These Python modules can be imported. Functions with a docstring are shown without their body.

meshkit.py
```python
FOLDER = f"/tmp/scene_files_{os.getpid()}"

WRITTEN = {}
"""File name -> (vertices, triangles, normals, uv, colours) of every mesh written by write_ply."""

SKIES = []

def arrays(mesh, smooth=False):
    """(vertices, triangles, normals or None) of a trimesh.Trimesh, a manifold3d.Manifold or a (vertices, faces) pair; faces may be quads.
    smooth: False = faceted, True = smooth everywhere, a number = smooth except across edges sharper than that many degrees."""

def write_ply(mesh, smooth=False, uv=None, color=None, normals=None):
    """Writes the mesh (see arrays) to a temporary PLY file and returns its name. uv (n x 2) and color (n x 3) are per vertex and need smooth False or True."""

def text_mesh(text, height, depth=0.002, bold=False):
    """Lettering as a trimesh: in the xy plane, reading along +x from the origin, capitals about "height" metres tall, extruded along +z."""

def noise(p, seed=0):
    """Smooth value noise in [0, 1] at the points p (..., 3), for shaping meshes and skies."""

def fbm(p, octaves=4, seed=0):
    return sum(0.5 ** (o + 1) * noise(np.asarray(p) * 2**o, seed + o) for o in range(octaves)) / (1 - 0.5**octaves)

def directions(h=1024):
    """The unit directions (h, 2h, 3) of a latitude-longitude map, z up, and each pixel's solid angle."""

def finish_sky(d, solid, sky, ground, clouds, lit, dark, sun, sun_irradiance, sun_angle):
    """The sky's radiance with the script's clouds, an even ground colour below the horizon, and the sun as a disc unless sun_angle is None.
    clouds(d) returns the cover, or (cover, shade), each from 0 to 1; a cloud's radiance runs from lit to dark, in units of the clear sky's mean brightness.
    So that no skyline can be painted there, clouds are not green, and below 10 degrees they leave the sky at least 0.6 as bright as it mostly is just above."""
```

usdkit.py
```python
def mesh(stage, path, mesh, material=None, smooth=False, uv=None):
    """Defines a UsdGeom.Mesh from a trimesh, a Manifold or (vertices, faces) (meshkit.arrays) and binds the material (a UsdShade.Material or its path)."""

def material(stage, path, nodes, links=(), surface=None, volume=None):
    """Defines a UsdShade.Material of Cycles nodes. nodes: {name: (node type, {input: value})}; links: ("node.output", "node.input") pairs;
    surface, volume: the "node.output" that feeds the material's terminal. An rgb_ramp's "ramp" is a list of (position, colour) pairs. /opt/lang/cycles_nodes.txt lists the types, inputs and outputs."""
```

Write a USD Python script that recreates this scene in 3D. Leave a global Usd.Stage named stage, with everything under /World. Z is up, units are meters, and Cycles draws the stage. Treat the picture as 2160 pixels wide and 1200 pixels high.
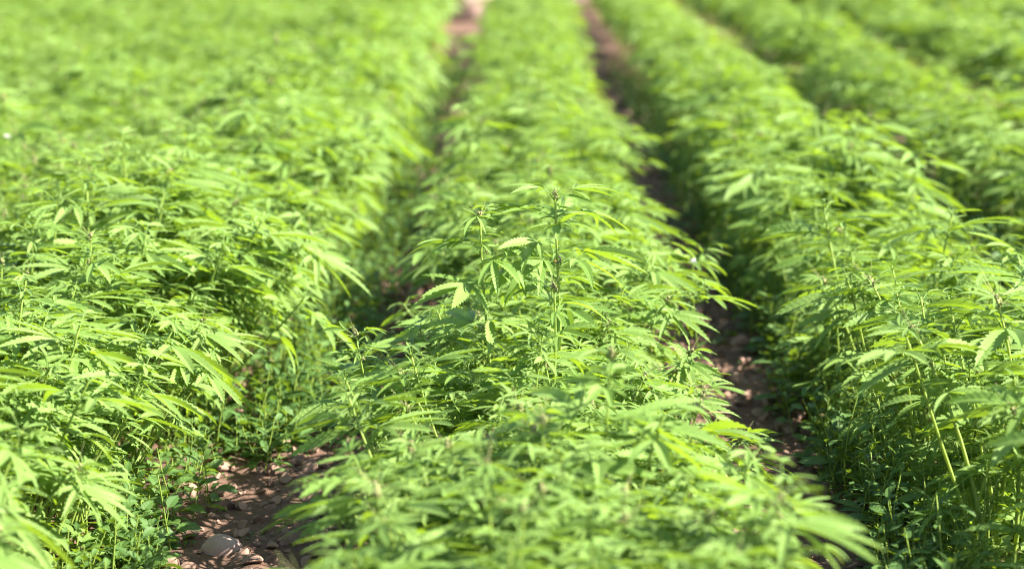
import math, numpy as np, trimesh, usdkit, meshkit
from scipy.spatial.transform import Rotation as R
from pxr import Usd, UsdGeom, UsdLux, UsdShade, Gf, Sdf, Vt

stage = Usd.Stage.CreateInMemory()
UsdGeom.SetStageUpAxis(stage, UsdGeom.Tokens.z)
UsdGeom.SetStageMetersPerUnit(stage, 1.0)
UsdGeom.Xform.Define(stage, '/World')
UsdGeom.Scope.Define(stage, '/World/Looks')

# ------------------------------------------------------------------ camera, sky, sun
H = 1.25                                  # eye height above the furrows
FOCAL, APERTURE = 80.0, 36.0
FPX = 2160 * FOCAL / APERTURE             # focal length in pixels of the photograph
PITCH = math.atan(835 / FPX)
FOCUS = 4.30
EXPOSURE = 2.32
cam = UsdGeom.Camera.Define(stage, '/World/camera')
cp, sp = math.cos(PITCH), math.sin(PITCH)
cam.AddTransformOp().Set(Gf.Matrix4d(1, 0, 0, 0, 0, sp, cp, 0, 0, -cp, sp, 0, 0, 0, H, 1))
cam.CreateFocalLengthAttr(FOCAL)
cam.CreateHorizontalApertureAttr(APERTURE)
cam.CreateVerticalApertureAttr(APERTURE * 568 / 1024)
cam.CreateClippingRangeAttr(Gf.Vec2f(0.05, 2000))
cam.CreateFStopAttr(2.8)
cam.CreateFocusDistanceAttr(FOCUS)
cam.CreateExposureAttr(EXPOSURE)

SUN_EL, SUN_AZ = math.radians(40), math.radians(98)     # azimuth clockwise from +y (the view direction)
sd = np.array([math.sin(SUN_AZ) * math.cos(SUN_EL), math.cos(SUN_AZ) * math.cos(SUN_EL), math.sin(SUN_EL)])
dome = UsdLux.DomeLight.Define(stage, '/World/sky')
dome.GetPrim().SetCustomDataByKey('kind', 'structure')
skym = usdkit.material(stage, '/World/Looks/sky_air', {
    's': ('sky_texture', {'sky_type': 'single_scattering', 'sun_disc': False, 'sun_elevation': SUN_EL, 'sun_rotation': SUN_AZ}),
    'b': ('background_shader', {'strength': 0.07})}, [('s.color', 'b.color')], surface='b.background')
UsdShade.MaterialBindingAPI.Apply(dome.GetPrim()).Bind(skym)
sun = UsdLux.DistantLight.Define(stage, '/World/sun')
zx = np.cross([0, 0, 1], sd); zx /= np.linalg.norm(zx); zy = np.cross(sd, zx)
sun.AddTransformOp().Set(Gf.Matrix4d(*zx, 0, *zy, 0, *sd, 0, 0, 0, 0, 1))
sun.CreateNormalizeAttr(True); sun.CreateIntensityAttr(1.25); sun.CreateAngleAttr(0.53)
sun.CreateColorAttr(Gf.Vec3f(1.0, 0.94, 0.84))


def ray(px, py, D):
    """The point at depth D along the optical axis on the line of sight through a pixel of the photograph."""
    dx, dy = (px - 1080) / FPX, (600 - py) / FPX
    return np.array([dx * D, D * (cp + dy * sp), H + D * (-sp + dy * cp)])


def project(p):
    d = p[:, 1] * cp - (p[:, 2] - H) * sp
    u = p[:, 1] * sp + (p[:, 2] - H) * cp
    return 1080 + FPX * p[:, 0] / d, 600 - FPX * u / d, d


# ------------------------------------------------------------------ materials
def leaf_material(name, a, b, under, glow, veins=11.0, rough=0.42, vein_mix=0.35, trans=0.36, vein_col=None, old=False):
    vc = vein_col or tuple(min(1, x * 1.7) for x in a)
    n = {
        'tc': ('texture_coordinate', {}), 'sep': ('separate_xyz', {}), 'ab': ('math', {'math_type': 'absolute'}),
        'slope': ('math', {'math_type': 'multiply', 'value2': -0.09}), 'add': ('math', {'math_type': 'add'}),
        'k': ('math', {'math_type': 'multiply', 'value2': veins}), 'fr': ('math', {'math_type': 'pingpong', 'value2': 0.5}),
        'line': ('map_range', {'from_min': 0.0, 'from_max': 0.13, 'to_min': 1.0, 'to_max': 0.0, 'clamp': True}),
        'mid': ('map_range', {'from_min': 0.03, 'from_max': 0.12, 'to_min': 1.0, 'to_max': 0.0, 'clamp': True}),
        'mx': ('math', {'math_type': 'maximum'}), 'vm': ('math', {'math_type': 'multiply', 'value2': vein_mix}),
        'oi': ('object_info', {}), 'geo': ('geometry', {}),
        'no': ('noise_texture', {'scale': 9.0, 'detail': 3.0}), 'nf': ('noise_texture', {'scale': 160.0, 'detail': 3.0}),
        'rs': ('math', {'math_type': 'multiply', 'value2': 0.6}), 'ns': ('math', {'math_type': 'multiply_add', 'value2': 1.6, 'value3': -0.5}),
        'isl': ('math', {'math_type': 'multiply_add', 'value2': 0.35}),
        'sum': ('math', {'math_type': 'add', 'use_clamp': True}),
        'c1': ('mix_color', {'a': a, 'b': b}), 'c2': ('mix_color', {'b': vc}),
        'c3': ('mix_color', {'b': under}),
        'hgt': ('math', {'math_type': 'multiply_add', 'value2': 0.8}),
        'bp': ('bump', {'strength': 0.55, 'distance': 0.0012}),
        'p': ('principled_bsdf', {'roughness': rough, 'specular_ior_level': 0.22}),
        't': ('translucent_bsdf', {}), 'tg': ('mix_color', {'a': glow, 'b': tuple(x * 0.7 for x in glow)}),
        'm': ('mix_closure', {'fac': trans}),
    }
    l = [('tc.UV', 'sep.vector'), ('sep.y', 'ab.value1'), ('ab.value', 'slope.value1'), ('sep.x', 'add.value1'), ('slope.value', 'add.value2'),
         ('add.value', 'k.value1'), ('k.value', 'fr.value1'), ('fr.value', 'line.value'), ('ab.value', 'mid.value'), ('line.result', 'mx.value1'),
         ('mid.result', 'mx.value2'), ('mx.value', 'vm.value1'), ('geo.position', 'no.vector'), ('geo.position', 'nf.vector'),
         ('oi.random', 'rs.value1'), ('no.fac', 'ns.value1'), ('geo.random_per_island', 'isl.value1'), ('rs.value', 'isl.value3'),
         ('isl.value', 'sum.value1'), ('ns.value', 'sum.value2'), ('sum.value', 'c1.fac'), ('c1.result', 'c2.a'), ('vm.value', 'c2.fac'),
         ('c2.result', 'c3.a'), ('geo.backfacing', 'c3.fac'), ('c3.result', 'p.base_color'),
         ('nf.fac', 'hgt.value1'), ('fr.value', 'hgt.value3'), ('hgt.value', 'bp.height'), ('bp.normal', 'p.normal'),
         ('sum.value', 'tg.fac'), ('tg.result', 't.color'), ('p.BSDF', 'm.closure1'), ('t.BSDF', 'm.closure2')]
    if old:                                          # here and there a yellowed leaflet
        n['yl'] = ('map_range', {'from_min': 0.955, 'from_max': 0.98, 'to_min': 0.0, 'to_max': 0.75, 'clamp': True})
        n['c4'] = ('mix_color', {'b': (0.36, 0.31, 0.05)})
        l.remove(('c3.result', 'p.base_color'))
        l += [('geo.random_per_island', 'yl.value'), ('yl.result', 'c4.fac'), ('c3.result', 'c4.a'), ('c4.result', 'p.base_color')]
    return usdkit.material(stage, '/World/Looks/' + name, n, l, surface='m.closure')


def plain_material(name, a, b, scale=40, rough=0.6, trans=0.0, glow=(0.2, 0.3, 0.02), bump=0.0):
    n = {'geo': ('geometry', {}), 'no': ('noise_texture', {'scale': float(scale), 'detail': 4.0}), 'r': ('rgb_ramp', {'ramp': [(0.3, a), (0.7, b)]}),
         'p': ('principled_bsdf', {'roughness': rough}), 'bp': ('bump', {'strength': bump, 'distance': 0.004})}
    l = [('geo.position', 'no.vector'), ('no.fac', 'r.fac'), ('r.color', 'p.base_color')]
    if bump:
        l += [('no.fac', 'bp.height'), ('bp.normal', 'p.normal')]
    out = 'p.BSDF'
    if trans:
        n |= {'t': ('translucent_bsdf', {'color': glow}), 'm': ('mix_closure', {'fac': trans})}
        l += [('p.BSDF', 'm.closure1'), ('t.BSDF', 'm.closure2')]
        out = 'm.closure'
    return usdkit.material(stage, '/World/Looks/' + name, n, l, surface=out)


M = {}
M['leaf'] = leaf_material('hemp_leaf', (0.112, 0.195, 0.036), (0.170, 0.265, 0.066), (0.18, 0.26, 0.09), (0.33, 0.50, 0.022), rough=0.58, trans=0.37, old=True)
M['weed'] = leaf_material('weed_leaf', (0.045, 0.100, 0.026), (0.085, 0.155, 0.034), (0.10, 0.16, 0.06), (0.24, 0.38, 0.02), veins=6.0, rough=0.55, trans=0.32)
M['stem'] = plain_material('hemp_stem', (0.21, 0.30, 0.055), (0.28, 0.38, 0.075), 25, 0.5, 0.35, (0.46, 0.56, 0.03))
M['flower'] = plain_material('flower_bud', (0.30, 0.22, 0.12), (0.19, 0.29, 0.06), 260, 0.7, 0.2, (0.4, 0.35, 0.12))
M['withered'] = plain_material('withered_leaf', (0.30, 0.22, 0.12), (0.22, 0.20, 0.09), 90, 0.7, 0.2, (0.4, 0.3, 0.12))
M['white'] = plain_material('white_petal', (0.50, 0.52, 0.42), (0.66, 0.66, 0.60), 60, 0.6, 0.25, (0.7, 0.7, 0.6))
M['clod'] = plain_material('soil_clod', (0.135, 0.081, 0.056), (0.28, 0.172, 0.124), 38, 0.95, bump=0.5)
M['stone'] = plain_material('pale_stone', (0.25, 0.165, 0.135), (0.36, 0.26, 0.22), 22, 0.9, bump=0.5)
M['black'] = plain_material('caterpillar_skin', (0.012, 0.011, 0.010), (0.03, 0.025, 0.02), 300, 0.5)
M['orange'] = plain_material('caterpillar_spot', (0.45, 0.12, 0.02), (0.5, 0.16, 0.03), 300, 0.5)
M['soil'] = usdkit.material(stage, '/World/Looks/soil', {
    'geo': ('geometry', {}), 'a': ('noise_texture', {'scale': 5.0, 'detail': 6.0, 'roughness': 0.65}), 'b': ('noise_texture', {'scale': 70.0, 'detail': 6.0, 'roughness': 0.7}),
    'r': ('rgb_ramp', {'ramp': [(0.3, (0.080, 0.047, 0.032)), (0.55, (0.140, 0.083, 0.057)), (0.75, (0.22, 0.137, 0.098))]}),
    'mx': ('mix_float', {'fac': 0.5}), 'bp': ('bump', {'strength': 0.9, 'distance': 0.01}), 'p': ('principled_bsdf', {'roughness': 0.95, 'specular_ior_level': 0.2})},
    [('geo.position', 'a.vector'), ('geo.position', 'b.vector'), ('a.fac', 'mx.a'), ('b.fac', 'mx.b'), ('mx.result', 'r.fac'), ('r.color', 'p.base_color'),
     ('b.fac', 'bp.height'), ('bp.normal', 'p.normal')], surface='p.BSDF')

# ------------------------------------------------------------------ naming and tagging
used = {}


def path_of(name, parent='/World'):
    k = (parent, name); i = used.get(k, 0); used[k] = i + 1
    return f'{parent}/{name}' + (f'_{i:03d}' if i else '')


def tag(prim, label=None, cat=None, group=None, kind=None):
    for k, v in (('label', label), ('category', cat), ('group', group), ('kind', kind)):
        if v:
            prim.SetCustomDataByKey(k, v)
    return prim


def put(name, parent, geo, material):
    v, f = geo[0], geo[1]
    uv = geo[2] if len(geo) > 2 else None
    return usdkit.mesh(stage, path_of(name, parent), (v, f), M[material], smooth=True, uv=uv)


def join(gs):
    n = np.cumsum([0] + [len(g[0]) for g in gs])
    out = [np.vstack([g[0] for g in gs]), np.vstack([g[1] + k for g, k in zip(gs, n)])]
    if all(len(g) > 2 for g in gs):
        out.append(np.vstack([g[2] for g in gs]))
    return tuple(out)


# ------------------------------------------------------------------ plant geometry
def rotz(v, a):
    c, s = math.cos(a), math.sin(a)
    return v @ np.array([[c, s, 0], [-s, c, 0], [0, 0, 1.0]])


def roty(v, a):                                     # positive lifts +x towards +z
    c, s = math.cos(a), math.sin(a)
    return v @ np.array([[c, 0, s], [0, 1, 0], [-s, 0, c]])


def rotx(v, a):
    c, s = math.cos(a), math.sin(a)
    return v @ np.array([[1, 0, 0], [0, c, s], [0, -s, c]])


def blade(L, W, teeth, a0, droop, fold, rng, serr=1.0, peak=0.42, curl=0.0):
    """One leaf blade along +x from the origin, upper side up: a half on either side of the midrib, with forward-pointing teeth. (vertices, faces, uv)"""
    n = teeth
    q = peak / (1 - peak)
    prof = lambda t: (np.clip(t, 0, 1) ** (1.05 * q) * np.clip(1 - t, 0, 1) ** 1.05) / (peak ** (1.05 * q) * (1 - peak) ** 1.05)
    t = np.linspace(0, 1, n + 1)
    te = t.copy(); tt = t[:-1] + 0.98 / n
    tt[-1] = 1.0
    we = prof(te) * W / 2 * (1 - 0.20 * serr); we[0] = W * 0.03
    wt = prof(tt - 0.5 / n) * W / 2 * (1 + 0.10 * serr); wt[-1] = 0
    fine = np.linspace(0, 1, 41)
    ang = a0 - droop * fine ** 1.3
    side_bend = rng.normal(0, 0.18)
    sx = np.concatenate([[0], np.cumsum(np.cos((ang[1:] + ang[:-1]) / 2))]) * L / 40
    sz = np.concatenate([[0], np.cumsum(np.sin((ang[1:] + ang[:-1]) / 2))]) * L / 40
    tw0, tw1 = rng.normal(0, 0.25), rng.normal(0, 0.35)

    def place(tv, w, side):
        a = np.interp(tv, fine, ang); x = np.interp(tv, fine, sx); z = np.interp(tv, fine, sz)
        y = side_bend * L * 0.25 * tv ** 2
        tw = tw0 + tw1 * tv
        fo = fold + curl * tv
        lat = np.stack([np.zeros_like(a), np.cos(tw), np.sin(tw)], 1)
        nor = np.stack([-np.sin(a), -np.sin(tw) * np.cos(a), np.cos(a) * np.cos(tw)], 1)
        p = np.stack([x, y, z], 1)
        return p + side * (w * np.cos(fo))[:, None] * lat + (w * np.sin(fo))[:, None] * nor

    V, F, U = [], [], []
    k = 0
    for side in (1, -1):
        mid = place(t, np.zeros(n + 1), side); e = place(te, we, side); tip = place(tt, wt, side)
        V += [mid, e] + [tip] * bool(serr)
        U += [np.stack([t, t * 0], 1), np.stack([te, side * np.maximum(we / (W / 2), .1)], 1)] + [np.stack([tt, side * np.maximum(wt / (W / 2), .1)], 1)] * bool(serr)
        i = np.arange(n); m0, e0, p0 = k, k + n + 1, k + 2 * (n + 1)
        f = np.vstack([np.stack([m0 + i, m0 + i + 1, e0 + i], 1), np.stack([e0 + i, m0 + i + 1, e0 + i + 1], 1)])
        if serr:
            f = np.vstack([f, np.stack([e0 + i, e0 + i + 1, p0 + i], 1)])
        F.append(f if side > 0 else f[:, ::-1])
        k += (3 * n + 2) if serr else (2 * n + 2)
    return np.vstack(V), np.vstack(F), np.vstack(U)


def tube(path, r0, r1, sides=5):
    path = np.asarray(path, float); n = len(path)
    d = np.gradient(path, axis=0); d /= np.linalg.norm(d, axis=1)[:, None]
    ref = np.array([0.31, 0.95, 0.05]) if abs(d[0][2]) > .5 else np.array([0, 0, 1.0])
    a = np.cross(d, ref); a /= np.linalg.norm(a, axis=1)[:, None]; b = np.cross(d, a)
    r = np.linspace(r0, r1, n)[:, None]
    ang = np.arange(sides) * 2 * math.pi / sides
    v = np.stack([path + r * (math.cos(g) * a + math.sin(g) * b) for g in ang], 1).reshape(-1, 3)
    f = []
    for i in range(n - 1):
        for j in range(sides):
            p, q = i * sides + j, i * sides + (j + 1) % sides
            f += [[p, q, p + sides], [q, q + sides, p + sides]]
    f += [[(n - 1) * sides, (n - 1) * sides + j, (n - 1) * sides + j + 1] for j in range(1, sides - 1)]
    return v, np.array(f), np.zeros((len(v), 2))


PALM = {7: [(0, 1), (27, .93), (-27, .93), (58, .72), (-58, .72), (96, .40), (-96, .40)],
        5: [(0, 1), (30, .88), (-30, .88), (66, .55), (-66, .55)], 3: [(0, 1), (36, .72), (-36, .72)], 1: [(0, 1)]}


def palm_leaf(base, az, pet, elev, L, k, teeth, rng, serr=1.0, droop=0.7, width=0.195):
    gs = []
    tip = np.array([math.cos(elev) * pet, 0, math.sin(elev) * pet])
    mid = tip * 0.5 + np.array([0, 0, pet * 0.08])
    if pet > 0.004:
        gs.append(tube([[0, 0, 0], mid, tip], 0.0011, 0.0009, 3))
    base_pitch = elev * 0.35 - rng.uniform(0.0, 0.35)
    roll = rng.normal(0, 0.22)
    sgn = 1 if rng.random() < .5 else -1
    for deg, q in PALM[k]:
        ll = L * q * rng.uniform(0.9, 1.08)
        a = math.radians(deg * rng.uniform(.88, 1.12) + rng.normal(0, 4))
        v, f, u = blade(ll, ll * width * rng.uniform(.85, 1.1) * (1.1 if q < .6 else 1), max(4, int(round(teeth * (0.5 + 0.5 * q)))), rng.normal(0.02, 0.10),
                        droop * rng.uniform(.6, 1.3), rng.uniform(0.16, 0.5), rng, serr)
        v = rotz(v, a)
        v = rotx(roty(v, base_pitch), roll)
        gs.append((v + tip, f, u))
    v, f, u = join(gs)
    return rotz(v, az) + base, f, u


def buds(center, axis, r, rng, n=12):
    s = trimesh.creation.icosahedron()
    gs = []
    for i in range(n):
        t = rng.uniform(-1.2, 1)
        d = rng.normal(0, 1, 3); d /= np.linalg.norm(d)
        c = center + axis * t * r * 1.1 + d * r * (0.75 - 0.3 * t)
        q = s.vertices * np.array([1, 1, 1.5]) * r * rng.uniform(.28, .48)
        q = q @ R.from_rotvec(rng.normal(0, .7, 3)).as_matrix().T
        gs.append((q + c, np.array(s.faces)))
    return join(gs)


def make_plant(rng, h=0.41, droop=(.35, .95), lean=(0, 0), teeth=10, serr=1.0, size=1.0, low=0.36, flower=True, sides=5, pairs=6, radius=0.0034, sparse=0.0, shrink=.42, extra=()):
    """A hemp plant standing at the origin: {stem, leaves, tip, flower}."""
    lean = np.array(lean, float)
    ph = rng.uniform(0, 6.28, 4)
    at = lambda t: np.array([lean[0] * t ** 1.7 + .008 * math.sin(5 * t + ph[0]) * t, lean[1] * t ** 1.7 + .008 * math.sin(4 * t + ph[1]) * t, h * t])
    ts = np.linspace(-0.03, 1, 9)
    stem = tube([at(max(t, 0)) if t >= 0 else at(0) + [0, 0, h * t] for t in ts], radius, radius * 0.45, sides)[:2]
    leaves = []
    az0 = rng.uniform(0, 6.28)
    for i in range(pairs):
        s = i / (pairs - 1)
        t = low + (0.98 - low) * s ** 0.8
        L = size * (0.078 + 0.045 * math.sin(math.pi * min(1, s * 1.15 + .12))) * (1 - shrink * max(0, s - .62) / .38) * rng.uniform(.88, 1.12)
        k = 7 if .2 < s < .7 else 5
        if s > .93 or s < .1:
            k = 3 if rng.random() < .4 else 5
        for j in (0, 1):
            if rng.random() < sparse or (s < .2 and rng.random() < .35):
                continue
            az = az0 + i * 1.571 + j * math.pi + rng.normal(0, .35)
            leaves.append(palm_leaf(at(t), az, size * rng.uniform(.028, .06) * (1 - .45 * s), rng.uniform(.25, .75) + .2 * s, L, k, teeth, rng, serr,
                                    droop=rng.uniform(*droop) - .15 * s))
    for t, az, L, k, elev, dr in extra:
        leaves.append(palm_leaf(at(t), math.radians(az), .045, elev, L, k, teeth, rng, serr, droop=dr))
    top = at(1.0)
    tip, shoots = [], []
    for i in range(9):
        a = i * 2.4 + rng.uniform(-.3, .3)
        tip.append(palm_leaf(at(1.0 - .012 * i), a, 0.003, rng.uniform(.5, 1.25), size * rng.uniform(.028, .062), 3 if rng.random() < .6 else 1, max(4, teeth - 4), rng, serr, droop=.35, width=.125))
    # young side shoots in the upper axils
    for s in (.78, .9):
        for j in (0, 1):
            a = az0 + rng.uniform(0, 6.28)
            shoots.append(palm_leaf(at(s), a, .012, 1.0, size * rng.uniform(.03, .055), 3, max(4, teeth - 4), rng, serr, droop=.5, width=.17))
    out = {'stem': stem, 'leaves': leaves, 'shoots': shoots, 'tip': join(tip)}
    ax = at(1.0) - at(.95); ax /= np.linalg.norm(ax)
    if flower:
        gs = [buds(top + ax * .003, ax, .0052, rng, 20)]
        for s in (.9,):
            gs.append(buds(at(s) + rng.normal(0, .006, 3), ax, .0036, rng, 9))
        for i in range(8):
            d = rng.normal(0, 1, 3) + [0, 0, .6]; d /= np.linalg.norm(d)
            gs.append(tube([top, top + d * .012, top + d * rng.uniform(.02, .045) + [0, 0, .003]], .0007, .0003, 3)[:2])
        out['flower'] = join(gs)
    return out


def make_weed(rng, h=0.14, n=9, L=0.05, teeth=4, W=.5, spread=1.0):
    at = lambda t: np.array([.02 * t * math.sin(3 * t + h * 50), .015 * t, h * t])
    stem = tube([at(max(t, 0)) + (np.array([0, 0, t * h]) if t < 0 else 0) for t in np.linspace(-.06, 1, 5)], .0018, .001, 4)[:2]
    leaves = []
    for i in range(n):
        s = i / max(1, n - 1)
        t = .12 + .86 * s
        l = L * (1 - .5 * s) * rng.uniform(.8, 1.2)
        az = i * 2.4 + rng.normal(0, .3)
        v, f, u = blade(l, l * W * rng.uniform(.85, 1.15), teeth, rng.uniform(.0, .45) + .4 * s, rng.uniform(.3, .9), rng.uniform(.1, .3), rng, .35, peak=.40)
        pet = l * .35 * spread
        e = rng.uniform(.3, .7)
        tp = np.array([math.cos(e) * pet, 0, math.sin(e) * pet])
        g = join([tube([[0, 0, 0], tp], .0008, .0007, 3), (v + tp, f, u)])
        leaves.append((rotz(g[0], az) + at(t), g[1], g[2]))
    return {'stem': stem, 'leaves': leaves}


# ------------------------------------------------------------------ the ground
rg = np.random.default_rng(11)


def soil_height(x, y):
    p = np.stack([x, y, np.zeros_like(x)], 1)
    near = np.clip(1.4 - y / 14, .15, 1)
    z = 0.024 * meshkit.fbm(p * 3.0) + 0.030 * meshkit.fbm(p * 13.0 + 7) * near + 0.010 * meshkit.fbm(p * 45.0 + 3) * near
    return z


xs = np.unique(np.concatenate([np.linspace(-400, -20, 8), np.linspace(-20, -1.2, 40), np.arange(-1.2, 1.2, .016), np.linspace(1.2, 2.6, 40), np.linspace(2.6, 20, 30), np.linspace(20, 400, 8)]))
ys = [-60.0, -20, -6, -1, .6, 1.5, 2.0]
while ys[-1] < 30:
    ys.append(ys[-1] + max(.014, .0062 * ys[-1]))
ys = np.array(ys + [36, 50, 80, 150, 300, 700])
gx, gy = np.meshgrid(xs, ys, indexing='ij')
gz = soil_height(gx.ravel(), gy.ravel())
gv = np.stack([gx.ravel(), gy.ravel(), gz], 1)
ii = np.arange(gx.size).reshape(gx.shape)
gf = np.vstack([np.stack([ii[:-1, :-1], ii[1:, :-1], ii[1:, 1:]], -1).reshape(-1, 3), np.stack([ii[:-1, :-1], ii[1:, 1:], ii[:-1, 1:]], -1).reshape(-1, 3)])
ground = put('ground', '/World', (gv, gf), 'soil')
tag(ground.GetPrim(), 'dry reddish brown soil of the field, bare in the furrows', 'soil', kind='structure')

ico1, ico2 = trimesh.creation.icosphere(1), trimesh.creation.icosphere(2)


def lump(rng, r, flat=.65, base=ico1, rough=.28, cuts=7):
    v = base.vertices.copy()
    n = meshkit.fbm(v * 1.3 + rng.uniform(0, 50, 3))
    n2 = meshkit.fbm(v * 3.1 + rng.uniform(0, 50, 3))
    v = v * (1 + rough * 2.6 * n + rough * 1.6 * n2)[:, None]
    for _ in range(cuts):                           # flat broken faces
        d = rng.normal(0, 1, 3); d /= np.linalg.norm(d)
        over = v @ d - rng.uniform(.45, .75)
        v = v - np.maximum(over, 0)[:, None] * d
    v = v * np.array([rng.uniform(.8, 1.3), rng.uniform(.75, 1.15), flat * rng.uniform(.8, 1.2)]) * r
    return v @ R.from_rotvec(rng.normal(0, .35, 3) + [0, 0, rng.uniform(0, 6)]).as_matrix().T, np.array(base.faces)


# furrows: (left edge, right edge) in metres across the field
FURROWS = [(-.70, -.24, 1.0), (.32, .72, 1.0), (1.18, 1.5, .5)]
cl = []
for x0, x1, dens in FURROWS:
    for _ in range(int(2600 * dens)):
        y = 2.4 * math.exp(rg.uniform(0, 1.9))
        x = rg.uniform(x0, x1)
        r = .0058 * math.exp(rg.normal(0, .55)) * (1 + .05 * y)
        cl.append((min(r, .026), x, y))
cl.sort(key=lambda c: -c[0] / c[2])
small = []
kinds = [lump(rg, 1.0, .7, ico1 if k % 3 else ico2) for k in range(36)]
for i, (r, x, y) in enumerate(cl):
    v, f = kinds[i % 36 if i >= 290 else int(rg.integers(36))]
    v = rotz(v, rg.uniform(0, 6.28)) * r
    v = v + [x, y, float(soil_height(np.array([x]), np.array([y]))[0]) + r * .25]
    if i < 290:
        put('clod', '/World/ground', (v, f), 'clod')
    else:
        small.append((v, f))
o = put('small_clods', '/World/ground', join(small), 'clod'); tag(o.GetPrim(), kind='stuff')


def stone(px, py, D, r, label, flat=.7, dz=0.0):
    p = ray(px, py, D)
    g = lump(np.random.default_rng(int(px)), r, flat, ico2, .24, 0)
    t = UsdGeom.Xform.Define(stage, path_of('stone'))
    p[2] = float(soil_height(p[:1], p[1:2])[0]) + r * flat * .45 + dz
    t.AddTranslateOp().Set(Gf.Vec3d(*map(float, p)))
    put('rock', str(t.GetPath()), g, 'stone')
    tag(t.GetPrim(), label, 'stone')


gd = lambda py: H / (sp - (600 - py) / FPX * cp)      # depth at which a sight line meets the ground
stone(978, 20, gd(46), .24, 'big pale pink stone at the far end of the left furrow', .9)
stone(470, 1192, gd(1192), .027, 'pale pinkish stone on the soil at the near end of the left furrow', .62, -.004)

# ------------------------------------------------------------------ the crop: where every plant stands
rc = np.random.default_rng(5)
ROWS = [('left', -9.0, -.68), ('central', -.11, .235), ('second', .765, .985), ('third', 1.65, 1.85), ('fourth', 2.50, 2.71), ('fifth', 3.35, 3.56), ('sixth', 4.2, 4.42), ('seventh', 5.05, 5.28), ('eighth', 5.9, 6.15)]
NP_HI, NP_EDGE, NP_THIN, NP_LO = 16, 6, 6, 7
rp = np.random.default_rng(21)
protos = []
for i in range(NP_HI):
    protos.append(make_plant(rp, h=.41 * rp.uniform(.92, 1.08), lean=rp.normal(0, .02, 2), teeth=11, flower=i % 8 in (0, 3, 5), sparse=.06, pairs=5, low=.47, size=1.12))
for i in range(NP_EDGE):                 # at a row's edge: bare below, leaning out along +x
    protos.append(make_plant(rp, h=.39 * rp.uniform(.92, 1.1), lean=(rp.uniform(.03, .10), rp.normal(0, .03)), teeth=11, flower=i == 2, sparse=.1, pairs=3, low=.74, size=1.04, radius=.0038, droop=(.3, .65)))
for i in range(NP_THIN):
    protos.append(make_plant(rp, h=.31 * rp.uniform(.85, 1.1), lean=rp.normal(0, .02, 2), teeth=7, flower=False, size=.9, sparse=.62, pairs=3, low=.68, radius=.0030))
for i in range(NP_LO):
    protos.append(make_plant(rp, h=.41 * rp.uniform(.92, 1.08), lean=rp.normal(0, .02, 2), teeth=4, serr=0, flower=i % 4 == 0, sparse=.15, pairs=4, low=.5, sides=3, size=1.22))

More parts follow.
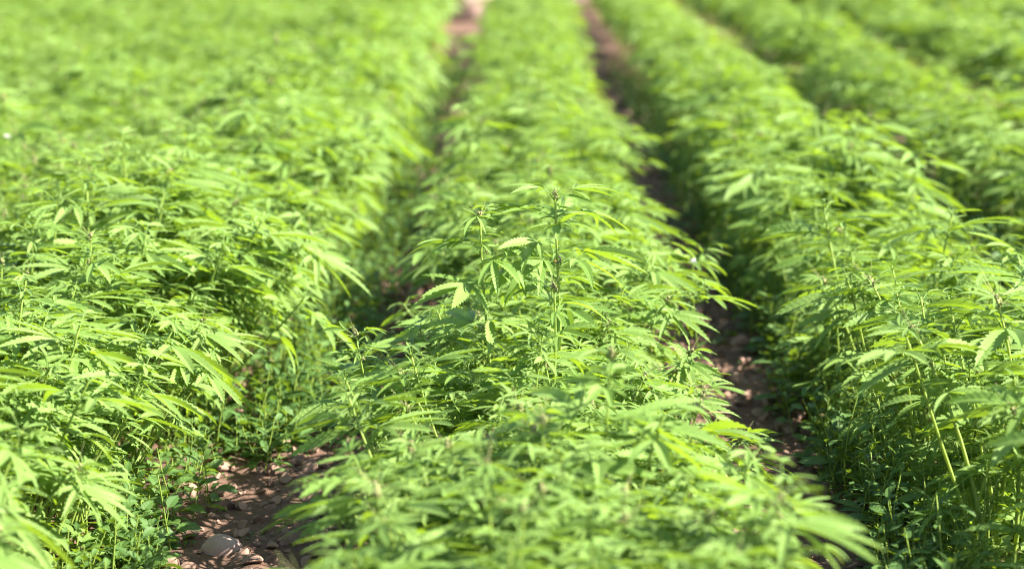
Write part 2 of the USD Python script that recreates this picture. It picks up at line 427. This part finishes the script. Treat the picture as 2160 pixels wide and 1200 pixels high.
P = []     # row, x, y, tilt vector x, y, yaw, scale, proto
for row, x0, x1 in ROWS:
    for y0, y1, step in ((2.0, 8.5, .090), (8.5, 25, .128)):
        hi = y0 < 5
        if not hi and row not in ('left', 'central'):
            step = .104
        for y in np.arange(y0, y1, step):
            for x in np.arange(x0, x1 + (.1 if row in ('left', 'central') else .001), step):
                px, py = x + rc.uniform(-.5, .5) * step, y + rc.uniform(-.5, .5) * step
                rnd = rc.uniform(0, 1, 8); nn = rc.normal(0, 1, 4)
                px = max(px, x0 - .01) if row in ('left', 'central') else min(max(px, x0 - .01), x1 + .01)
                if abs(px) > .23 * py + .7:
                    continue
                b1 = x1 + float(np.interp(py, (2.8, 3.4, 4.3, 5.2, 6.5, 9.0, 13, 18), (-.30, -.22, -.12, -.08, .01, .05, .03, -.05))) if row == 'left' else x1 + (float(np.interp(py, (6, 9, 14), (0, .03, .08))) if row == 'central' else 0)
                if px > b1 + .01 or (row == 'central' and 19.6 < py < 22.6):
                    continue
                a1 = float(np.interp(py, (4.3, 6.0, 9.0, 14), (-.11, -.07, -.085, -.095))) if row == 'central' else float(np.interp(py, (2.8, 3.6, 4.3, 6, 9, 14), (.92, .87, .81, .765, .785, .83))) if row == 'second' else x0
                if px < a1 - .01:
                    continue
                el, er = px - a1, b1 - px
                edge = max(0, 1 - min(el, er) / .14)
                out = -1 if el < er else 1
                und = 1 + .085 * math.sin(px * 5.1 + py * 2.3) + .065 * math.sin(px * 2.2 - py * 4.1 + 1)
                lo = .05 if out < 0 and row != 'central' else .36 if row == 'left' else .2
                tx = out * edge * lo * (.6 + .8 * rnd[0]) + nn[0] * .06
                ty = nn[1] * .07
                sc = und * (1 + .07 * nn[2]) * (1 - .07 * edge)
                if out < 0 and row != 'central' and edge > .3:
                    sc *= .88 + .14 * rnd[6]
                if rnd[1] < .04:
                    sc *= 1.16
                pr = int(rnd[2] * NP_HI) if hi else NP_HI + NP_EDGE + NP_THIN + int(rnd[2] * NP_LO)
                yaw = rnd[3] * 6.283
                if hi and (edge > .3 or (row == 'left' and er < .24)):
                    pr = NP_HI + int(rnd[2] * NP_EDGE); yaw = (0 if out > 0 else math.pi) + nn[3] * .5
                if row not in ('left', 'central'):
                    sc *= 1.16
                if row == 'left' and er < .35:
                    sc *= 1.17
                P.append((row, px, py, tx, ty, yaw, sc, pr))
                for again in range(3 if hi and edge > .25 else 0):
                    rnd = rc.uniform(0, 1, 8); nn = rc.normal(0, 1, 4)
                    P.append((row, px + (rnd[5] - .5) * .08 - (.045 if out < 0 and row != 'central' else 0), py + (rnd[6] - .5) * .09, tx * .9 + nn[3] * .1, nn[1] * .12, rnd[7] * 6.283, sc * ((.8 + .4 * rnd[0]) if out > 0 or row == 'central' else (.5 + .45 * rnd[0])), NP_HI + NP_EDGE + int(rnd[5] * NP_THIN)))

# weeds along the foot of the rows
wp = np.random.default_rng(33)
weeds = [make_weed(wp, .17, 11, .055, 5, .46), make_weed(wp, .12, 9, .048, 5, .5), make_weed(wp, .055, 8, .034, 4, .6, 1.4), make_weed(wp, .035, 7, .026, 4, .75, 1.6), make_weed(wp, .21, 13, .06, 5, .40)]
Wd = []
for name, x0, x1, n, kinds in (('left', -.80, -.47, 1100, (2, 1, 2, 1, 0)), ('left', -.50, -.33, 130, (3, 3, 2)), ('left', -.58, -.36, 900, (1, 2, 1, 0)), ('central', -.29, -.13, 260, (1, 2, 3)),
                               ('second', .64, .80, 520, (0, 1, 0, 4, 4, 1)), ('second', .46, .64, 60, (2, 3, 3)), ('third', 1.12, 1.66, 3000, (0, 1, 1)), ('fourth', 1.98, 2.50, 1300, (0, 2, 1))):
    for _ in range(n):
        y = 2.8 * math.exp(wp.uniform(0, 1.7))
        x = wp.uniform(x0, x1)
        if (x0, n) == (-.58, 900) and y < 4.9:
            continue
        if name == 'left' and y < 4.7 and x > -.60 and wp.uniform() < .85:
            continue
        Wd.append((name, x, y, wp.normal(0, .12), wp.normal(0, .12), wp.uniform(0, 6.28), wp.uniform(.7, 1.25) * (1.35 if name == 'third' else 1), int(wp.choice(kinds))))


def matrix(rec):
    _, x, y, tx, ty, yaw, sc, _ = rec
    rot = R.from_rotvec([-ty, tx, 0]) * R.from_rotvec([0, 0, yaw])
    return rot, sc, np.array([x, y, 0.0])


# ------------------------------------------------------------------ which plants show largest: a coarse depth map of leaf points
def cloud(p, n, rng):
    v = np.vstack([g[0] for g in p['leaves']] + ([p['tip'][0]] if 'tip' in p else []))
    tri = np.vstack([g[0][g[1]].mean(1) for g in p['leaves']])
    v = np.vstack([v, tri])
    return v[rng.choice(len(v), min(n, len(v)), replace=False)]


rz = np.random.default_rng(1)
heroes = []          # filled below: (prototype, position, label)


def hero(px, py, D, label, seed, base=(0, 0), **kw):
    """A plant whose tip is seen at a pixel at depth D; base: where its foot is, relative to the point below the tip."""
    p = ray(px, py, D)
    g = make_plant(np.random.default_rng(seed), h=float(p[2]), lean=(-base[0], -base[1]), **kw)
    heroes.append((g, np.array([p[0] + base[0], p[1] + base[1], 0.0]), label))


hero(1180, 412, 4.34, 'tallest hemp plant, brown flower tip and caterpillar on its bare stem', 101, (.0, .02), teeth=13, low=.66, pairs=4, sparse=.12, size=1.3, radius=.0048, shrink=.1, extra=((.93, 175, .12, 5, .45, .35), (.94, 12, .14, 3, .2, 1.1), (.86, 215, .11, 5, .2, .8), (.8, 330, .115, 5, .3, .7)))
hero(1015, 455, 4.30, 'upright hemp shoot with spiky green tip just left of the tallest plant', 102, (.03, .0), teeth=13, size=1.2, low=.5, pairs=5, shrink=.2, radius=.0042, extra=((.9, 180, .11, 5, .3, .6), (.93, 80, .09, 5, .9, .3), (.86, 300, .105, 7, .2, 1.0)))
hero(745, 705, 4.22, 'slim hemp plant with brown bristly tip over the left furrow edge', 103, (.07, .02), teeth=12, shrink=.25, size=0.98, low=.5, pairs=5)
hero(1575, 925, 4.15, 'hemp plant bowed low over the right furrow, tip yellowish and spiky', 104, (-.13, .02), teeth=12, shrink=.25, size=1.17, low=.5, pairs=5)
hero(1165, 605, 4.15, 'hemp plant with thick pale stem and pinkish bud below the tallest plant', 105, (.0, .02), teeth=12, size=1.0, low=.6, pairs=5, sparse=.2, radius=.0042)
hero(1300, 745, 3.45, 'tall blurred hemp plant with dark bare stem in front of the right flank', 106, (-.03, .0), teeth=11, shrink=.25, size=1.30, low=.55, pairs=5, sparse=.15)
hero(1480, 830, 3.85, 'hemp plant with withered grey brown tip leaning into the right furrow', 107, (-.09, 0), teeth=11, shrink=.25, size=1.04, low=.5, pairs=5)
hero(990, 190, 7.3, 'taller hemp plant standing out on the left edge of the central row, farther back', 108, (.06, 0), teeth=10, size=1.25, low=.4)
hero(1630, 1090, 3.25, 'blurred hemp plant reaching out low into the near right furrow', 109, (-.14, 0), teeth=11, shrink=.25, size=1.23, low=.5, pairs=5)
hero(1040, 985, 3.05, 'blurred hemp plant with pinkish bud in the near middle of the central row', 110, (0, .02), teeth=11, size=1.35, pairs=5)
hero(800, 1040, 3.05, 'near hemp plant whose long leaves hang out over the left furrow', 111, (.06, .0), teeth=11, size=1.2, low=.45)
hero(195, 500, 4.7, 'dark green hemp plant with brown bud in the left field', 112, (0, .02), teeth=11, size=1.4, pairs=5)
hero(120, 800, 4.15, 'hemp plant with drooping toothed leaves at the near edge of the left field', 113, (-.05, 0), teeth=12, size=1.4, low=.5, pairs=5, sparse=.1)
hero(2065, 790, 4.1, 'hemp plant with sharp drooping leaves at the near flank of the second row', 114, (.05, 0), teeth=12, size=1.3, low=.5, pairs=5)

P = [r for r in P if all(np.hypot(r[1] - h[1][0], r[2] - h[1][1]) > .035 for h in heroes)]
GW, GH = 432, 240
zbuf = np.full(GW * GH, 1e9); idb = np.full(GW * GH, -1)


def splat(pts, ids):
    global zbuf, idb
    u, v, d = project(pts)
    c = (u / 5).astype(int); r = (v / 5).astype(int)
    ok = (c >= 0) & (c < GW) & (r >= 0) & (r < GH) & (d > .5)
    cell, d, ids = (r * GW + c)[ok], d[ok], ids[ok]
    o = np.lexsort((d, cell)); cell, d, ids = cell[o], d[o], ids[o]
    first = np.concatenate([[True], cell[1:] != cell[:-1]])
    cell, d, ids = cell[first], d[first], ids[first]
    better = d < zbuf[cell]
    zbuf[cell[better]] = d[better]; idb[cell[better]] = ids[better]


clouds = [cloud(p, 900, rz) for p in protos]
wclouds = [cloud(p, 300, rz) for p in weeds]
allrec = [('h', i) for i in range(len(heroes))] + [('p', i) for i in range(len(P)) if P[i][2] < 8.5] + [('w', i) for i in range(len(Wd))]
buf, idl = [], []
for k, (kind, i) in enumerate(allrec):
    if kind == 'h':
        pts = cloud(heroes[i][0], 1200, rz) + heroes[i][1]
    else:
        rec = P[i] if kind == 'p' else Wd[i]
        rot, sc, pos = matrix(rec)
        pts = rot.apply((clouds if kind == 'p' else wclouds)[rec[7]] * sc) + pos
    buf.append(pts); idl.append(np.full(len(pts), k))
    if len(buf) > 800:
        splat(np.vstack(buf), np.concatenate(idl)); buf, idl = [], []
splat(np.vstack(buf), np.concatenate(idl))
seen = np.bincount(idb[idb >= 0], minlength=len(allrec))
order = np.argsort(-seen)
chosen = {'p': [], 'w': []}
for k in order:
    kind, i = allrec[k]
    lim = {'p': 300 - len(heroes), 'w': 240}.get(kind, 0)
    if kind in chosen and len(chosen[kind]) < lim and seen[k] >= 6 and (kind == 'w' or P[i][7] < NP_HI + NP_EDGE + NP_THIN):
        chosen[kind].append(i)

# ------------------------------------------------------------------ prototypes and individuals
stage.CreateClassPrim('/World/prototypes')


def define_plant(path, p, leaf='leaf', withered=False):
    put('stem', path, p['stem'], 'stem')
    for g in p['leaves']:
        put('leaf', path, g, leaf)
    for g in p.get('shoots', []):
        put('young_leaf', path, g, leaf)
    if 'tip' in p:
        tag(put('shoot_tip', path, p['tip'], 'withered' if withered else leaf).GetPrim(), kind='stuff')
    if 'flower' in p:
        tag(put('flower_cluster', path, p['flower'], 'flower').GetPrim(), kind='stuff')


for i, p in enumerate(protos[:NP_HI + NP_EDGE + NP_THIN]):
    UsdGeom.Xform.Define(stage, f'/World/prototypes/hemp_{i}')
    define_plant(f'/World/prototypes/hemp_{i}', p)
for i, p in enumerate(weeds):
    UsdGeom.Xform.Define(stage, f'/World/prototypes/weed_{i}')
    define_plant(f'/World/prototypes/weed_{i}', p, 'weed')


def gf(rot, sc, pos):
    m = np.eye(4); m[:3, :3] = rot.as_matrix() * sc; m[:3, 3] = pos
    return Gf.Matrix4d(*m.T.ravel().tolist())


for i, (g, pos, label) in enumerate(heroes):
    t = UsdGeom.Xform.Define(stage, path_of('hemp_plant'))
    t.AddTranslateOp().Set(Gf.Vec3d(*map(float, pos)))
    define_plant(str(t.GetPath()), g, withered='withered' in label)
    tag(t.GetPrim(), label, 'hemp plant')

ROW_TEXT = {'left': 'in left field', 'central': 'in central row', 'second': 'in first right row', 'third': 'in outer right row'}
SPAN = {r: (a, b) for r, a, b in ROWS}


def hemp_text(rec):
    """How one plant of the crop looks and where it stands: what it shares with others in the same words, nothing in the photograph tells apart."""
    row, x, y, tx, ty, yaw, sc, pr = rec
    row = row if row in ROW_TEXT else 'third'
    a, b = SPAN[row]
    q = (x - a) / (b - a)
    side = ('outer edge' if x > b - .2 else 'second ranks' if x > b - .42 else 'inner ranks' if x > b - .7 else 'deep inside') if row == 'left' else 'left flank' if q < .2 else 'right flank' if q > .8 else 'left of crest' if q < .42 else 'right of crest' if q > .6 else 'crest'
    where = 'close to the camera' if y < 3.0 else 'near the camera' if y < 3.5 else 'before the tallest plant' if y < 4.05 else 'beside the tallest plant' if y < 4.6 else 'behind the tallest plant' if y < 5.3 else 'well behind the tallest' if y < 6.3 else 'far behind the tallest'
    look = 'thin sparse' if NP_HI + NP_EDGE <= pr else 'bud-tipped' if 'flower' in protos[pr] else 'lanky leafy' if sc > 1.22 else 'tall leafy' if sc > 1.1 else 'short leafy' if sc < .93 else 'leafy'
    lean = ' leaning left' if tx < -.14 else ' leaning right' if tx > .14 else ''
    text = f'{look} hemp plant{lean} {ROW_TEXT[row]}, {side}, {where}'
    return text if len(text.split()) <= 16 else text.replace(lean, '')


WEED_ROW = {'left': 'at the left field', 'central': 'under the central row', 'second': 'at the first right row', 'third': 'between the right rows', 'fourth': 'in the outer furrow'}
WEED_LOOK = ['upright dark weed', 'bushy dark weed', 'low spreading weed', 'tiny round-leaved weed', 'tall narrow-leaved weed']


def weed_text(rec):
    y = rec[2]
    where = 'nearest the camera' if y < 3.3 else 'before the tallest hemp' if y < 4.0 else 'level with the tallest hemp' if y < 4.8 else 'beyond the tallest hemp'
    if y >= 6:
        where = 'far up the field'
    size = 'large ' if rec[6] > 1.08 else 'small ' if rec[6] < .86 else ''
    lean = ' tilted left' if rec[3] < -.1 else ' tilted right' if rec[3] > .1 else ''
    return f'{size}{WEED_LOOK[rec[7]]}{lean} {WEED_ROW[rec[0]]}, {where}'


def copy(name, source, rec, text, cat):
    t = UsdGeom.Xform.Define(stage, path_of(name))
    t.AddTransformOp().Set(gf(*matrix(rec)))
    t.GetPrim().GetReferences().AddInternalReference(source)
    t.GetPrim().SetInstanceable(True)
    tag(t.GetPrim(), text, cat, text.replace(' plant ', ' plants ', 1).replace(' weed', ' weeds', 1))


taken = set(chosen['p'])
for i in sorted(chosen['p']):
    copy('hemp_plant', f'/World/prototypes/hemp_{P[i][7]}', P[i], hemp_text(P[i]), 'hemp plant')
wtaken = set(chosen['w'])
for i in sorted(chosen['w']):
    copy('weed', f'/World/prototypes/weed_{Wd[i][7]}', Wd[i], weed_text(Wd[i]), 'weed')


def instancer(name, recs, plants, leaf, label, cat):
    pi = UsdGeom.PointInstancer.Define(stage, path_of(name))
    base = str(pi.GetPath())
    for i, p in enumerate(plants):
        q = f'{base}/kind_{i}'
        UsdGeom.Xform.Define(stage, q)
        put('foliage', q, join(list(p['leaves']) + list(p.get('shoots', [])) + ([p['tip']] if 'tip' in p else [])), leaf)
        put('stem', q, p['stem'], 'stem')
        if 'flower' in p:
            put('flower_cluster', q, p['flower'], 'flower')
    pi.CreatePrototypesRel().SetTargets([Sdf.Path(f'{base}/kind_{i}') for i in range(len(plants))])
    ms = [matrix(r) for r in recs]
    q = R.concatenate([m[0] for m in ms]).as_quat()
    pi.CreateProtoIndicesAttr(Vt.IntArray([int(r[7]) for r in recs]))
    pi.CreatePositionsAttr(Vt.Vec3fArray.FromNumpy(np.array([m[2] for m in ms], np.float32)))
    pi.CreateScalesAttr(Vt.Vec3fArray.FromNumpy(np.array([[m[1]] * 3 for m in ms], np.float32)))
    pi.CreateOrientationsAttr(Vt.QuathArray([Gf.Quath(float(w), float(x), float(y), float(z)) for x, y, z, w in q]))
    tag(pi.GetPrim(), label, cat, kind='stuff')


instancer('hemp_crop', [r for i, r in enumerate(P) if i not in taken], protos, 'leaf', 'dense green hemp crop filling all the rows into the blurred distance', 'hemp crop')
instancer('small_weeds', [r for i, r in enumerate(Wd) if i not in wtaken], weeds, 'weed', 'scattered low weeds growing along the furrows', 'weeds')

# bright green seedlings between the stems and over the floor of the outer furrows
wc = np.random.default_rng(77)
cover = []
for x0, x1, n, k in (('second', None, 900, 0), (2.7, 3.2, 900, 1), (3.5, 4.0, 900, 1), (4.3, 6.0, 1500, 1), (-1.6, -.70, 900, 0), (-.1, .25, 350, 0)):
    if x0 == 'second':
        x0, x1 = .80, 1.0
    for _ in range(n):
        y = 2.9 * math.exp(wc.uniform(0, 1.6 if not k else 2.2))
        cover.append(('', wc.uniform(x0, x1), y, wc.normal(0, .12), wc.normal(0, .12), wc.uniform(0, 6.28), wc.uniform(.7, 1.2), int(wc.choice((0, 1, 2, 1) if k else (1, 2, 1, 0)))))
instancer('ground_cover', cover, weeds, 'leaf', 'bright green undergrowth between the hemp stems and in the outer furrows', 'undergrowth')

# ------------------------------------------------------------------ small single things
# the weed in focus at the lower right
p = ray(2065, 1060, 4.0)
g = make_weed(np.random.default_rng(9), float(p[2]) + .01, 12, .062, 6, .42)
t = UsdGeom.Xform.Define(stage, path_of('weed')); t.AddTranslateOp().Set(Gf.Vec3d(float(p[0]), float(p[1]), 0)); define_plant(str(t.GetPath()), g, 'weed')
tag(t.GetPrim(), 'sharp dark weed with smooth oval leaves in the lower right corner', 'weed')


def white_flower(px, py, D, r, label, seed):
    rng = np.random.default_rng(seed)
    p = ray(px, py, D)
    t = UsdGeom.Xform.Define(stage, path_of('white_flower')); t.AddTranslateOp().Set(Gf.Vec3d(float(p[0]), float(p[1]), 0))
    q = str(t.GetPath()); h = float(p[2])
    put('stem', q, tube([[.03, 0, -.01], [.022, .01, h * .3], [.004, .012, h * .7], [0, 0, h]], .0016, .001, 4)[:2], 'stem')
    gs = []
    for i in range(16):
        d = rng.normal(0, 1, 3); d[2] = abs(d[2]); d /= np.linalg.norm(d)
        v, f, u = blade(r * .8, r * .5, 4, .3, .5, .1, rng, 0)
        v = rotz(roty(v, rng.uniform(0, 1)), rng.uniform(0, 6.28)) + d * r * .5 + [0, 0, h]
        gs.append((v, f, u))
    put('flower_head', q, join(gs), 'white')
    for i in range(9):
        w = .25 + .07 * i
        v, f, u = blade(.055 - .003 * i, .017, 4, .6, .9, .2, rng, .3)
        put('leaf', q, (rotz(v, i * 2.4) + [np.interp(w, (0, .3, .7, 1), (.03, .022, .004, 0)), np.interp(w, (0, .3, .7, 1), (0, .01, .012, 0)), h * w], f, u), 'weed')
    tag(t.GetPrim(), label, 'flower')


white_flower(1462, 556, 5.35, .012, 'small white flower head at the right edge of the central row', 3)
white_flower(16, 292, 6.6, .012, 'tiny white flower in the left field at the picture edge', 4)

# the caterpillar on the bare stem of the tallest plant
g, pos, _ = heroes[0]
stem_v = g['stem'][0] + pos
zc = float(ray(1180, 550, 4.34)[2])
near = stem_v[np.argsort(abs(stem_v[:, 2] - zc))[:6]].mean(0)
t = UsdGeom.Xform.Define(stage, path_of('caterpillar')); t.AddTranslateOp().Set(Gf.Vec3d(float(near[0]), float(near[1]) - .0052, zc))
q = str(t.GetPath())
pts = np.array([[.004 * math.cos(a) * 1.3 + .001, -.0012, .0065 * math.sin(a)] for a in np.linspace(-2.6, 1.2, 12)])
v, f, _ = tube(pts, .0017, .0017, 7)
rr = np.repeat(1 + .18 * np.cos(np.arange(12) * 2.6), 7)[:, None]
v = np.repeat(pts, 7, 0) + (v - np.repeat(pts, 7, 0)) * rr
put('body', q, (v, f), 'black')
hd = trimesh.creation.icosphere(1, .0021)
put('head', q, (hd.vertices + pts[0], np.array(hd.faces)), 'orange')
tag(t.GetPrim(), 'small black caterpillar with orange head curled on the tallest stem', 'caterpillar')
print('plants', len(P), 'individuals', len(chosen['p']) + len(heroes), 'weeds', len(Wd), len(chosen['w']), 'min seen', seen[[k for k, (a, i) in enumerate(allrec) if a == 'p' and i in taken]].min())
